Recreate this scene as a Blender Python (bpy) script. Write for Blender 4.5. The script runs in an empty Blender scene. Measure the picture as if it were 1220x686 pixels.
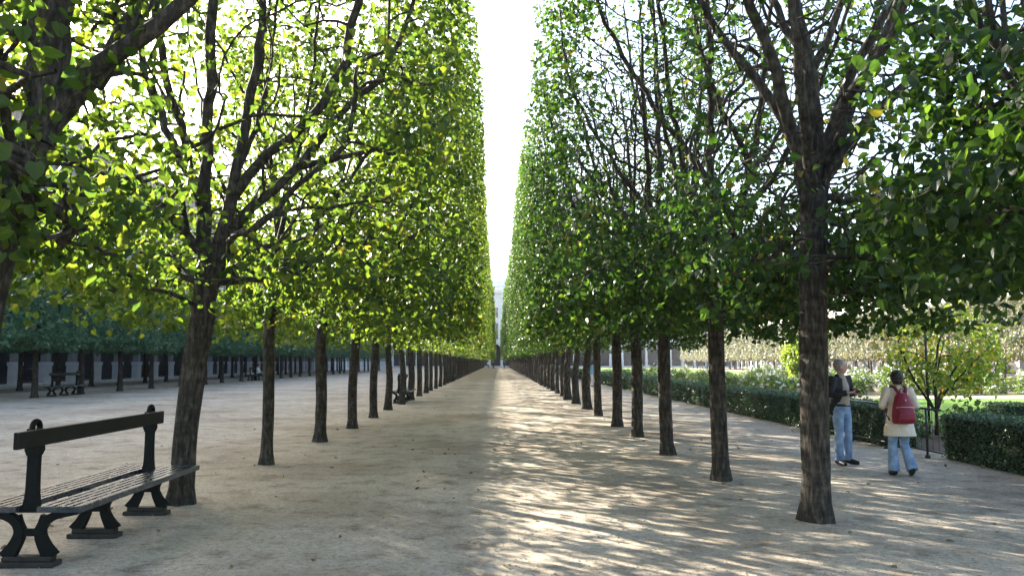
import bpy, bmesh, math, random
import numpy as np
from mathutils import Vector, Matrix
R = math.radians
PI = math.pi
scene = bpy.context.scene
col = scene.collection
random.seed(7)

# ------------------------------------------------------------------ helpers
def link(name, mesh, m=None, parent=None):
    o = bpy.data.objects.new(name, mesh)
    col.objects.link(o)
    if m is not None and not mesh.materials:
        mesh.materials.append(m)
    if parent is not None:
        o.parent = parent
    return o

def thing(name, label, cat, loc=(0, 0, 0), rz=0.0, group=None):
    o = bpy.data.objects.new(name, None)
    o.empty_display_size = 0.2
    col.objects.link(o)
    o.location = loc
    o.rotation_euler = (0, 0, rz)
    tag(o, label, cat, group)
    return o

def tag(o, label=None, cat=None, group=None, kind=None):
    if label: o['label'] = label
    if cat: o['category'] = cat
    if group: o['group'] = group
    if kind: o['kind'] = kind
    return o

def copy_tree(o, parent=None):
    c = o.copy()
    col.objects.link(c)
    c.parent = parent
    for ch in list(o.children):
        copy_tree(ch, c)
    return c

def np_mesh(name, V, F, smooth=False):
    """V (n,3), F (m,k) uniform polygons"""
    V = np.ascontiguousarray(V, dtype=np.float32)
    F = np.ascontiguousarray(F, dtype=np.int32)
    me = bpy.data.meshes.new(name)
    k = F.shape[1]
    me.vertices.add(len(V)); me.vertices.foreach_set('co', V.ravel())
    me.loops.add(F.size); me.loops.foreach_set('vertex_index', F.ravel())
    me.polygons.add(len(F))
    me.polygons.foreach_set('loop_start', np.arange(0, F.size, k, dtype=np.int32))
    me.polygons.foreach_set('use_smooth', np.full(len(F), smooth, dtype=bool))
    me.update(calc_edges=True)
    return me

class MB:
    """collects simple solids into one mesh"""
    def __init__(self): self.bm = bmesh.new()
    def box(self, x0, x1, y0, y1, z0, z1, mat=None):
        vs = [self.bm.verts.new(c) for c in ((x0,y0,z0),(x1,y0,z0),(x1,y1,z0),(x0,y1,z0),(x0,y0,z1),(x1,y0,z1),(x1,y1,z1),(x0,y1,z1))]
        if mat is not None:
            for v in vs: v.co = mat @ v.co
        for f in ((0,3,2,1),(4,5,6,7),(0,1,5,4),(1,2,6,5),(2,3,7,6),(3,0,4,7)):
            self.bm.faces.new([vs[i] for i in f])
        return self
    def tube(self, pts, rad, seg=8, flat=1.0, up=Vector((0, 0, 1))):
        pts = [Vector(p) for p in pts]
        if not hasattr(rad, '__len__'): rad = [rad]*len(pts)
        rings = []
        u = None
        for i, p in enumerate(pts):
            a = pts[max(i-1, 0)]; b = pts[min(i+1, len(pts)-1)]
            d = (b-a).normalized()
            if u is None:
                ref = up if abs(d.dot(up)) < .95 else Vector((1, 0, 0))
                u = (ref - d*ref.dot(d)).normalized()
            else:
                u = (u - d*u.dot(d)).normalized()
            w = d.cross(u)
            rings.append([self.bm.verts.new(p + (u*math.cos(t)*flat + w*math.sin(t))*rad[i]) for t in [2*PI*k/seg for k in range(seg)]])
        for r0, r1 in zip(rings, rings[1:]):
            for k in range(seg):
                self.bm.faces.new((r0[k], r0[(k+1) % seg], r1[(k+1) % seg], r1[k]))
        self.bm.faces.new(list(reversed(rings[0]))); self.bm.faces.new(rings[-1])
        return self
    def loft(self, rings, seg=20):
        """rings of (cx,cy,cz,rx,ry) horizontal ellipses"""
        rs = [[self.bm.verts.new((cx+rx*math.cos(2*PI*k/seg), cy+ry*math.sin(2*PI*k/seg), cz)) for k in range(seg)] for cx, cy, cz, rx, ry in rings]
        for r0, r1 in zip(rs, rs[1:]):
            for k in range(seg):
                self.bm.faces.new((r0[k], r0[(k+1) % seg], r1[(k+1) % seg], r1[k]))
        self.bm.faces.new(list(reversed(rs[0]))); self.bm.faces.new(rs[-1])
        return self
    def ell(self, c, r, seg=20, ringn=14, mat=None):
        m = Matrix.Translation(c) @ (mat.to_4x4() if mat else Matrix.Identity(4)) @ Matrix.Diagonal((*r, 1))
        bmesh.ops.create_uvsphere(self.bm, u_segments=seg, v_segments=ringn, radius=1, matrix=m)
        return self
    def ribbon(self, pts, wid, thick, y0=0.0):
        """strip in the XZ plane, extruded along Y"""
        q = polyline([(p[0], wd, p[1]) for p, wd in zip(pts, wid)], .035)
        pts = [Vector((p[0], 0, p[2])) for p in q]; wid = [p[1] for p in q]
        rings = []
        for i, p in enumerate(pts):
            a = pts[max(i-1, 0)]; b = pts[min(i+1, len(pts)-1)]
            d = (b-a).normalized(); n = Vector((d.z, 0, -d.x))
            w = wid[i]/2
            rings.append([self.bm.verts.new(q) for q in (p+n*w+Vector((0, y0-thick/2, 0)), p-n*w+Vector((0, y0-thick/2, 0)), p-n*w+Vector((0, y0+thick/2, 0)), p+n*w+Vector((0, y0+thick/2, 0)))])
        for r0, r1 in zip(rings, rings[1:]):
            for k in range(4):
                self.bm.faces.new((r0[k], r1[k], r1[(k+1) % 4], r0[(k+1) % 4]))
        self.bm.faces.new(rings[0]); self.bm.faces.new(list(reversed(rings[-1])))
        return self
    def mesh(self, name, smooth=False, bevel=0.0):
        if bevel:
            bmesh.ops.bevel(self.bm, geom=self.bm.edges[:], offset=bevel, segments=1, affect='EDGES', clamp_overlap=True)
        bmesh.ops.recalc_face_normals(self.bm, faces=self.bm.faces)
        me = bpy.data.meshes.new(name)
        self.bm.to_mesh(me); self.bm.free()
        if smooth:
            me.polygons.foreach_set('use_smooth', [True]*len(me.polygons))
        return me
    def build(self, name, m, parent=None, smooth=False, bevel=0.0):
        return link(name, self.mesh(name, smooth, bevel), m, parent)

# ------------------------------------------------------------------ materials
def new_mat(name):
    m = bpy.data.materials.new(name); m.use_nodes = True
    nt = m.node_tree
    return m, nt, nt.nodes['Principled BSDF']

def nd(nt, typ, **kw):
    n = nt.nodes.new(typ)
    for k, v in kw.items():
        if k in n.inputs.keys(): n.inputs[k].default_value = v
        else: setattr(n, k, v)
    return n

def ramp(nt, fac, stops):
    r = nt.nodes.new('ShaderNodeValToRGB')
    e = r.color_ramp.elements
    while len(e) > 1: e.remove(e[-1])
    e[0].position = stops[0][0]; e[0].color = (*stops[0][1], 1)
    for p, c in stops[1:]:
        x = e.new(p); x.color = (*c, 1)
    nt.links.new(fac, r.inputs['Fac'])
    return r.outputs['Color']

def simple(name, c, rough=.6, var=.25, scale=8.0, spec=.3, bump=0.0, metal=0.0, c2=None):
    m, nt, p = new_mat(name)
    tc = nd(nt, 'ShaderNodeTexCoord')
    n = nd(nt, 'ShaderNodeTexNoise', Scale=scale, Detail=5.0)
    nt.links.new(tc.outputs['Object'], n.inputs['Vector'])
    a = tuple(x*(1-var) for x in c); b = c2 or tuple(min(1, x*(1+var)) for x in c)
    nt.links.new(ramp(nt, n.outputs['Fac'], [(.3, a), (.7, b)]), p.inputs['Base Color'])
    p.inputs['Roughness'].default_value = rough
    p.inputs['Specular IOR Level'].default_value = spec
    p.inputs['Metallic'].default_value = metal
    if bump:
        b_ = nd(nt, 'ShaderNodeBump', Strength=bump, Distance=.02)
        nt.links.new(n.outputs['Fac'], b_.inputs['Height'])
        nt.links.new(b_.outputs['Normal'], p.inputs['Normal'])
    return m

def leaf_mat(name, stops, trans, tfac=.45, rough=.45, spec=.4):
    m, nt, p = new_mat(name)
    g = nd(nt, 'ShaderNodeNewGeometry')
    tc = nd(nt, 'ShaderNodeTexCoord')
    oi = nd(nt, 'ShaderNodeObjectInfo')
    add = nd(nt, 'ShaderNodeVectorMath', operation='ADD')
    comb = nd(nt, 'ShaderNodeCombineXYZ')
    mul = nd(nt, 'ShaderNodeMath', operation='MULTIPLY'); mul.inputs[1].default_value = 37.0
    nt.links.new(oi.outputs['Random'], mul.inputs[0])
    nt.links.new(mul.outputs[0], comb.inputs[0]); nt.links.new(mul.outputs[0], comb.inputs[1])
    nt.links.new(tc.outputs['Object'], add.inputs[0]); nt.links.new(comb.outputs[0], add.inputs[1])
    n = nd(nt, 'ShaderNodeTexNoise', Scale=.7, Detail=2.0)
    nt.links.new(add.outputs[0], n.inputs['Vector'])
    ma = nd(nt, 'ShaderNodeMath', operation='MULTIPLY_ADD'); ma.inputs[1].default_value = .6; ma.inputs[2].default_value = -.32
    nt.links.new(n.outputs['Fac'], ma.inputs[0])
    ad = nd(nt, 'ShaderNodeMath', operation='ADD', use_clamp=True)
    nt.links.new(g.outputs['Random Per Island'], ad.inputs[0]); nt.links.new(ma.outputs[0], ad.inputs[1])
    c = ramp(nt, ad.outputs[0], stops)
    nt.links.new(c, p.inputs['Base Color'])
    p.inputs['Roughness'].default_value = rough
    p.inputs['Specular IOR Level'].default_value = spec
    t = nd(nt, 'ShaderNodeBsdfTranslucent')
    mx = nd(nt, 'ShaderNodeMix', data_type='RGBA', blend_type='MULTIPLY')
    mx.inputs[0].default_value = 1.0
    mx.inputs[7].default_value = (*trans, 1)
    nt.links.new(c, mx.inputs[6]); nt.links.new(mx.outputs[2], t.inputs['Color'])
    ms = nd(nt, 'ShaderNodeMixShader'); ms.inputs[0].default_value = tfac
    nt.links.new(p.outputs[0], ms.inputs[1]); nt.links.new(t.outputs[0], ms.inputs[2])
    nt.links.new(ms.outputs[0], nt.nodes['Material Output'].inputs['Surface'])
    return m

M = {}
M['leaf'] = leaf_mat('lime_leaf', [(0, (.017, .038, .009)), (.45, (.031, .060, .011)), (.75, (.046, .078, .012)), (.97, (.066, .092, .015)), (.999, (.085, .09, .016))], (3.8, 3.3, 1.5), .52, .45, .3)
M['leaf_right'] = leaf_mat('lime_leaf_shaded', [(0, (.010, .025, .008)), (.5, (.017, .038, .010)), (.8, (.027, .054, .012)), (.97, (.048, .074, .016)), (.999, (.085, .075, .018))], (3.6, 3.6, 1.3), .45, .36, .28)  # same lime leaf, the right row's shade put into a darker colour
M['leaf_shade'] = leaf_mat('low_tree_leaf', [(0, (.030, .085, .046)), (.5, (.050, .12, .060)), (.9, (.072, .145, .066))], (1.8, 1.8, 1.4), .3)
M['leaf_pale'] = leaf_mat('pale_autumn_leaf', [(0, (.075, .095, .055)), (.5, (.115, .13, .080)), (.8, (.15, .145, .095)), (.97, (.18, .15, .10))], (1.6, 1.5, 1.2), .35)
M['leaf_young'] = leaf_mat('young_tree_leaf', [(0, (.08, .15, .025)), (.5, (.14, .20, .03)), (.85, (.21, .23, .035)), (.98, (.25, .15, .04))], (2.4, 2.2, 1.2), .55)  # yellowish leaf, sunlight put into its colour by raising it
M['leaf_bright'] = leaf_mat('bright_tree_leaf', [(0, (.10, .16, .02)), (.5, (.16, .22, .025)), (1, (.22, .26, .03))], (2.0, 2.0, 1.2), .4)
M['leaf_hedge'] = leaf_mat('hedge_leaf', [(0, (.026, .060, .026)), (.5, (.048, .095, .038)), (.9, (.075, .13, .05))], (1.6, 1.6, 1.1), .25, .35, .6)
M['leaf_bed'] = leaf_mat('bed_plant_leaf', [(0, (.045, .085, .025)), (.6, (.085, .13, .035)), (1, (.14, .17, .05))], (1.8, 1.8, 1.1), .4)
M['leaf_dry'] = leaf_mat('fallen_leaf', [(0, (.09, .055, .025)), (.5, (.15, .10, .04)), (.9, (.20, .17, .06))], (1.2, 1.1, 1), .2)
M['petal'] = simple('white_petal', (.75, .72, .68), .6, .1)

def bark_mat():
    m, nt, p = new_mat('bark')
    tc = nd(nt, 'ShaderNodeTexCoord')
    mp = nd(nt, 'ShaderNodeMapping'); mp.inputs['Scale'].default_value = (15, 15, 4.0)
    nt.links.new(tc.outputs['Object'], mp.inputs['Vector'])
    n1 = nd(nt, 'ShaderNodeTexNoise', Scale=1.6, Detail=8.0, Roughness=.65)
    nt.links.new(mp.outputs[0], n1.inputs['Vector'])
    mp2 = nd(nt, 'ShaderNodeMapping'); mp2.inputs['Scale'].default_value = (3, 3, 16)
    nt.links.new(tc.outputs['Object'], mp2.inputs['Vector'])
    n2 = nd(nt, 'ShaderNodeTexNoise', Scale=1.0, Detail=3.0)
    nt.links.new(mp2.outputs[0], n2.inputs['Vector'])
    n3 = nd(nt, 'ShaderNodeTexNoise', Scale=1.3, Detail=3.0)
    nt.links.new(tc.outputs['Object'], n3.inputs['Vector'])
    s = nd(nt, 'ShaderNodeMath', operation='MULTIPLY_ADD'); s.inputs[1].default_value = .25
    nt.links.new(n2.outputs['Fac'], s.inputs[0]); nt.links.new(n1.outputs['Fac'], s.inputs[2])
    c = ramp(nt, s.outputs[0], [(.44, (.013, .011, .009)), (.62, (.042, .035, .027)), (.80, (.108, .092, .074))])
    mx = nd(nt, 'ShaderNodeMix', data_type='RGBA')
    mx.inputs[7].default_value = (.026, .026, .017, 1)
    rr = ramp(nt, n3.outputs['Fac'], [(.5, (0, 0, 0)), (.72, (.55, .55, .55))])
    nt.links.new(rr, mx.inputs[0]); nt.links.new(c, mx.inputs[6])
    nt.links.new(mx.outputs[2], p.inputs['Base Color'])
    p.inputs['Roughness'].default_value = .85
    p.inputs['Specular IOR Level'].default_value = .15
    b = nd(nt, 'ShaderNodeBump', Strength=.9, Distance=.025)
    nt.links.new(s.outputs[0], b.inputs['Height']); nt.links.new(b.outputs[0], p.inputs['Normal'])
    return m
M['bark'] = bark_mat()

def ground_mat():
    m, nt, p = new_mat('sandy_gravel')
    tc = nd(nt, 'ShaderNodeTexCoord')
    def noise(sc, det=4.0, rough=.55):
        n = nd(nt, 'ShaderNodeTexNoise', Scale=sc, Detail=det, Roughness=rough)
        nt.links.new(tc.outputs['Object'], n.inputs['Vector']); return n.outputs['Fac']
    big, mid, fine, grit = noise(.35, 5), noise(2.6, 6, .6), noise(16, 8, .78), noise(90, 4, .75)
    base = ramp(nt, big, [(.30, (.285, .228, .165)), (.5, (.44, .374, .287)), (.7, (.50, .438, .347))])
    dark = ramp(nt, mid, [(.32, (.55, .52, .48)), (.47, (.93, .92, .91)), (.75, (1.12, 1.1, 1.08))])
    m1 = nd(nt, 'ShaderNodeMix', data_type='RGBA', blend_type='MULTIPLY'); m1.inputs[0].default_value = 1
    nt.links.new(base, m1.inputs[6]); nt.links.new(dark, m1.inputs[7])
    gr = ramp(nt, fine, [(.34, (.5, .48, .45)), (.5, (1, 1, 1)), (.68, (1.22, 1.2, 1.18))])
    m2 = nd(nt, 'ShaderNodeMix', data_type='RGBA', blend_type='MULTIPLY'); m2.inputs[0].default_value = 1.0
    nt.links.new(m1.outputs[2], m2.inputs[6]); nt.links.new(gr, m2.inputs[7])
    g2 = ramp(nt, grit, [(.36, (.5, .48, .46)), (.52, (1, 1, 1)), (.68, (1.3, 1.3, 1.3))])
    m3 = nd(nt, 'ShaderNodeMix', data_type='RGBA', blend_type='MULTIPLY'); m3.inputs[0].default_value = .9
    nt.links.new(m2.outputs[2], m3.inputs[6]); nt.links.new(g2, m3.inputs[7])
    nt.links.new(m3.outputs[2], p.inputs['Base Color'])
    p.inputs['Roughness'].default_value = .9
    p.inputs['Specular IOR Level'].default_value = .12
    a = nd(nt, 'ShaderNodeMath', operation='MULTIPLY_ADD'); a.inputs[1].default_value = .35
    nt.links.new(fine, a.inputs[0]); nt.links.new(mid, a.inputs[2])
    a2 = nd(nt, 'ShaderNodeMath', operation='MULTIPLY_ADD'); a2.inputs[1].default_value = .06
    nt.links.new(grit, a2.inputs[0]); nt.links.new(a.outputs[0], a2.inputs[2])
    b = nd(nt, 'ShaderNodeBump', Strength=.8, Distance=.04)
    nt.links.new(a2.outputs[0], b.inputs['Height']); nt.links.new(b.outputs[0], p.inputs['Normal'])
    return m
M['ground'] = ground_mat()
M['lawn'] = simple('lawn_grass', (.11, .20, .03), .9, .3, 3.0, .1, .5)
M['soil'] = simple('bed_soil', (.10, .075, .055), .95, .35, 9.0, .1, .8)
M['stone'] = simple('limestone', (.21, .20, .18), .85, .18, 1.2, .2, .2)
M['stone_light'] = simple('pale_plinth_stone', (.52, .51, .48), .8, .12, 2.0, .2, .2)
M['stone_shaded'] = simple('shaded_gallery_stone', (.035, .030, .027), .85, .3, 1.0)  # shade inside the arcade put into the stone as near-black colour
M['slate'] = simple('roof_slate', (.10, .11, .125), .6, .2, 4.0)
M['glass'] = simple('window_glass', (.03, .035, .04), .12, .3, 2.0, .6)
M['frame'] = simple('window_frame_paint', (.55, .53, .48), .6, .1)
M['iron'] = simple('dark_green_iron', (.006, .0075, .007), .6, .35, 20.0, .15, .12)
M['bench_wood'] = simple('painted_bench_board', (.011, .010, .008), .6, .35, 6.0, .25, .15)
M['seat_paint'] = simple('worn_seat_paint_sky_sheen', (.046, .053, .059), .22, .4, 14.0, .8, .06)  # dark paint worn shiny; sky reflection put into its bluish grey
M['foot'] = simple('weathered_cast_foot', (.030, .026, .021), .8, .4, 14.0, .3, .4)
M['railing'] = simple('railing_paint', (.018, .024, .022), .45, .3, 10.0, .5)
M['skin'] = simple('skin', (.42, .255, .185), .55, .06, 12.0, .35)
M['hair_dark'] = simple('dark_hair', (.022, .014, .011), .5, .4, 40.0, .4, .5)
M['hair_grey'] = simple('grey_hair', (.22, .20, .185), .6, .35, 45.0, .3, .5)
M['coat'] = simple('cream_coat', (.62, .52, .41), .85, .08, 9.0, .2, .3)
M['red'] = simple('red_nylon', (.19, .008, .022), .55, .18, 7.0, .4, .25)
M['red_dark'] = simple('dark_red_webbing', (.15, .008, .018), .6, .15)
M['denim'] = simple('faded_denim', (.15, .23, .36), .85, .25, 7.0, .15, .3, c2=(.30, .40, .53))
M['black_cloth'] = simple('black_jacket_cloth', (.018, .018, .02), .75, .3, 9.0, .25, .3)
M['shirt'] = simple('taupe_shirt', (.30, .255, .205), .85, .1, 9.0)
M['shoe'] = simple('black_shoe_leather', (.015, .013, .012), .5, .2)
M['sole'] = simple('pale_shoe_sole', (.4, .38, .35), .7, .1)
M['blue_shirt'] = simple('light_blue_shirt', (.20, .42, .62), .85, .08)
M['white_cloth'] = simple('white_cloth', (.72, .72, .70), .8, .06)
M['eye'] = simple('dark_eye', (.02, .015, .012), .3, .1)
M['lip'] = simple('lip', (.36, .15, .12), .5, .1)
M['metal'] = simple('zip_metal', (.5, .5, .48), .35, .1, 8.0, .5, 0, .9)

# ------------------------------------------------------------------ wood growth
def polyline(pts, step=.25):
    pts = [np.array(p, float) for p in pts]
    # Catmull-Rom
    P = [2*pts[0]-pts[1]] + pts + [2*pts[-1]-pts[-2]]
    out = [pts[0]]
    for i in range(1, len(P)-2):
        p0, p1, p2, p3 = P[i-1:i+3]
        n = max(1, int(np.linalg.norm(p2-p1)/step))
        for k in range(1, n+1):
            t = k/n
            out.append(.5*((2*p1)+(-p0+p2)*t+(2*p0-5*p1+4*p2-p3)*t*t+(-p0+3*p1-3*p2+p3)*t**3))
    return out

def grow(rng, trunk, r_base, r_top, limbs, attr, zmin_attach, nthick=4):
    """skeleton: trunk polyline, limb polylines, attractors joined to the nearest wood; returns nodes grouped by limb"""
    P, par, lid, dirs, floor = [], [], [], [], {}
    def addn(p, pa, l):
        P.append(np.array(p, float)); par.append(pa); lid.append(l)
        d = P[-1]-P[pa] if pa >= 0 else np.array((0, 0, 1.))
        dirs.append(d/(np.linalg.norm(d)+1e-9))
        return len(P)-1
    tp = polyline(trunk, .2)
    last = -1
    for p in tp: last = addn(p, last, -1)
    nt = len(P)
    for li, lp in enumerate(limbs):
        pts = polyline(lp, .25)
        A = np.array(P)
        cur = int(np.argmin(((A-pts[0])**2).sum(1)))
        # nested limb keeps the id of the limb it leaves
        my = lid[cur] if lid[cur] >= 0 else li
        for k, p in enumerate(pts[1:]):
            j = rng.normal(0, .018, 3) if k < len(pts)-2 else 0
            cur = addn(p+j, cur, my)
            f0 = min(floor.get(par[cur], 1), r_top*(.62 if li < nthick else .38))
            floor[cur] = max(.009, f0*(1-1.15/len(pts)))
    order = np.argsort(np.hypot(attr[:, 0]-tp[-1][0], attr[:, 1]-tp[-1][1]) + .25*np.abs(attr[:, 2]-tp[-1][2]-2))
    cap = len(P)+len(attr)*14
    arr = np.zeros((cap, 3)); arr[:len(P)] = P
    n = len(P)
    ok = np.zeros(cap, bool); ok[:n] = arr[:n, 2] > zmin_attach
    for ai in order:
        a = attr[ai]
        v = a-arr[:n]
        d = np.linalg.norm(v, axis=1)+1e-6
        cost = d*(1+.9*np.clip(-v[:, 2]/d+.05, 0, 1))
        cost[~ok[:n]] = 1e9
        s = int(np.argmin(cost))
        dd = d[s]
        if dd < .06: continue
        k = max(1, int(math.ceil(dd/.22)))
        ctrl = arr[s]+dirs[s]*dd*.2+(a-arr[s])*.35+rng.normal(0, .03*dd, 3)
        cur = s; l = lid[s]
        for q in range(1, k+1):
            t = q/k
            p = (1-t)**2*arr[s]+2*t*(1-t)*ctrl+t*t*a
            if q < k: p = p+rng.normal(0, .014, 3)
            cur = addn(p, cur, l)
            arr[n] = P[cur]; ok[n] = True; n += 1
    N = len(P)
    A = np.zeros(N); ch = [[] for _ in range(N)]
    for i in range(N):
        if par[i] >= 0: ch[par[i]].append(i)
    for i in range(N-1, -1, -1):
        if not ch[i]: A[i] = 1.0
        if par[i] >= 0: A[par[i]] += A[i]
    r = np.maximum(.0042, r_top*(A/A[nt-1])**.44)
    for i, f in floor.items(): r[i] = max(r[i], f)
    zt = np.array([p[2] for p in tp]); 
    for i in range(nt):
        t = zt[i]/zt[-1]
        r[i] = r_base*(1-t)+r_top*t + .32*r_base*math.exp(-zt[i]/.11)
    # chains
    groups = {}
    starts = [0]
    while starts:
        s = starts.pop()
        chain = [s]
        while ch[chain[-1]]:
            c = sorted(ch[chain[-1]], key=lambda q: -r[q])
            same = c
            if chain[-1] < nt-1:   # trunk stays trunk
                same = [q for q in c if q == chain[-1]+1] + [q for q in c if q != chain[-1]+1]
            elif lid[chain[-1]] == -1 and chain[-1] == nt-1:
                starts += c; break
            starts += same[1:]
            chain.append(same[0])
        pts = [P[i] for i in chain]; rr = [r[i] for i in chain]
        if par[s] >= 0:
            pts = [P[par[s]]]+pts; rr = [min(r[par[s]]*.92, rr[0]*1.18)]+rr
        groups.setdefault(lid[s], []).append((pts, rr))
    return groups

def tubes_mesh(name, chains, rng, coarse=False):
    V, F, off = [], [], 0
    for pts, rr in chains:
        if len(pts) < 2: continue
        rm = max(rr)
        seg = 14 if rm > .09 else 8 if rm > .04 else 5 if rm > .014 else 3
        if coarse: seg = max(3, seg//2+1)
        ang = np.arange(seg)*2*PI/seg
        ca, sa = np.cos(ang)[:, None], np.sin(ang)[:, None]
        u = None
        pts = np.array(pts)
        bum = 1+rng.normal(0, .035, seg) if rm > .09 else np.ones(seg)
        for i in range(len(pts)):
            d = pts[min(i+1, len(pts)-1)]-pts[max(i-1, 0)]
            d = d/(np.linalg.norm(d)+1e-9)
            if u is None:
                ref = np.array((1., 0, 0)) if abs(d[0]) < .9 else np.array((0, 1., 0))
                u = ref
            u = u-d*u.dot(d); u = u/(np.linalg.norm(u)+1e-9)
            w = np.cross(d, u)
            if rm > .09:
                bum_i = 1+.13*np.exp(-max(0, pts[i][2])/.16)*np.cos(ang*5+2*np.cos(ang*2+rm*40))
            else: bum_i = 1
            rad = bum_i*rr[i]*(bum*(1+rng.normal(0, .02, seg)) if rm > .09 else bum)
            V.append(pts[i]+(ca*u+sa*w)*rad[:, None])
        n = len(pts)
        idx = off+np.arange(n*seg).reshape(n, seg)
        a, b = idx[:-1], idx[1:]
        F.append(np.stack([a, np.roll(a, -1, 1), np.roll(b, -1, 1), b], -1).reshape(-1, 4))
        off += n*seg
    return np_mesh(name, np.concatenate(V), np.concatenate(F), True)

LEAF6 = np.array([(0, .02, 0), (.27, -.08, .05), (.47, .20, .10), (.43, .52, .07), (.21, .83, .0), (0, 1.06, -.10), (-.21, .83, .0), (-.43, .52, .07), (-.47, .20, .10), (-.27, -.08, .05)])
LEAF6F = np.array([(0, 1, 2, 3), (0, 3, 4, 5), (0, 5, 6, 7), (0, 7, 8, 9)])
LEAF4 = np.array([(0, 0, 0), (.42, .42, .05), (0, 1, -.03), (-.42, .42, .05)])
def leaf_mesh(name, pos, outn, size, rng, lod=0, droop=.7, jitter=.75):
    n = len(pos)
    N = outn*.55+np.array((0, 0, .55))+rng.normal(0, jitter, (n, 3))
    N /= np.linalg.norm(N, axis=1, keepdims=True)
    T = outn*.5+np.array((0, 0, -droop))+rng.normal(0, .7, (n, 3))
    T -= N*(T*N).sum(1, keepdims=True)
    T /= np.linalg.norm(T, axis=1, keepdims=True)+1e-9
    B = np.cross(T, N)
    s = size*np.clip(rng.normal(1, .22, n), .5, 1.5)
    base = LEAF6 if lod == 0 else LEAF4
    k = len(base)
    curl = rng.uniform(.2, 2.6, n)
    wid = rng.uniform(.85, 1.1, n)
    V = pos[:, None, :]+s[:, None, None]*(base[None, :, 0:1]*wid[:, None, None]*B[:, None, :]+base[None, :, 1:2]*T[:, None, :]+base[None, :, 2:3]*curl[:, None, None]*N[:, None, :])
    i0 = (np.arange(n)*k)[:, None]
    if lod == 0:
        F = (i0[:, :, None]+LEAF6F[None]).reshape(-1, 4)
    else:
        F = i0+np.array([0, 1, 2, 3])
    return np_mesh(name, V.reshape(-1, 3), F, False)

def clip_box(p, lo, hi, rng, soft=.1):
    n = len(p)
    lo_ = lo+np.abs(rng.normal(0, soft, (n, 3))); hi_ = hi-np.abs(rng.normal(0, soft, (n, 3)))
    return np.minimum(np.maximum(p, lo_), hi_)

def clump(p, rng, seed):
    """cheap 3-D value pattern for gaps and tufts, 0..1"""
    r = np.random.default_rng(seed)
    v = np.zeros(len(p))
    for _ in range(7):
        k = r.normal(0, 1, 3); k = k/np.linalg.norm(k)*r.uniform(2.2, 7.5)
        v += np.sin(p@k+r.uniform(0, 6.28))
    return .5+.5*np.tanh(v/2.2)

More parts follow.
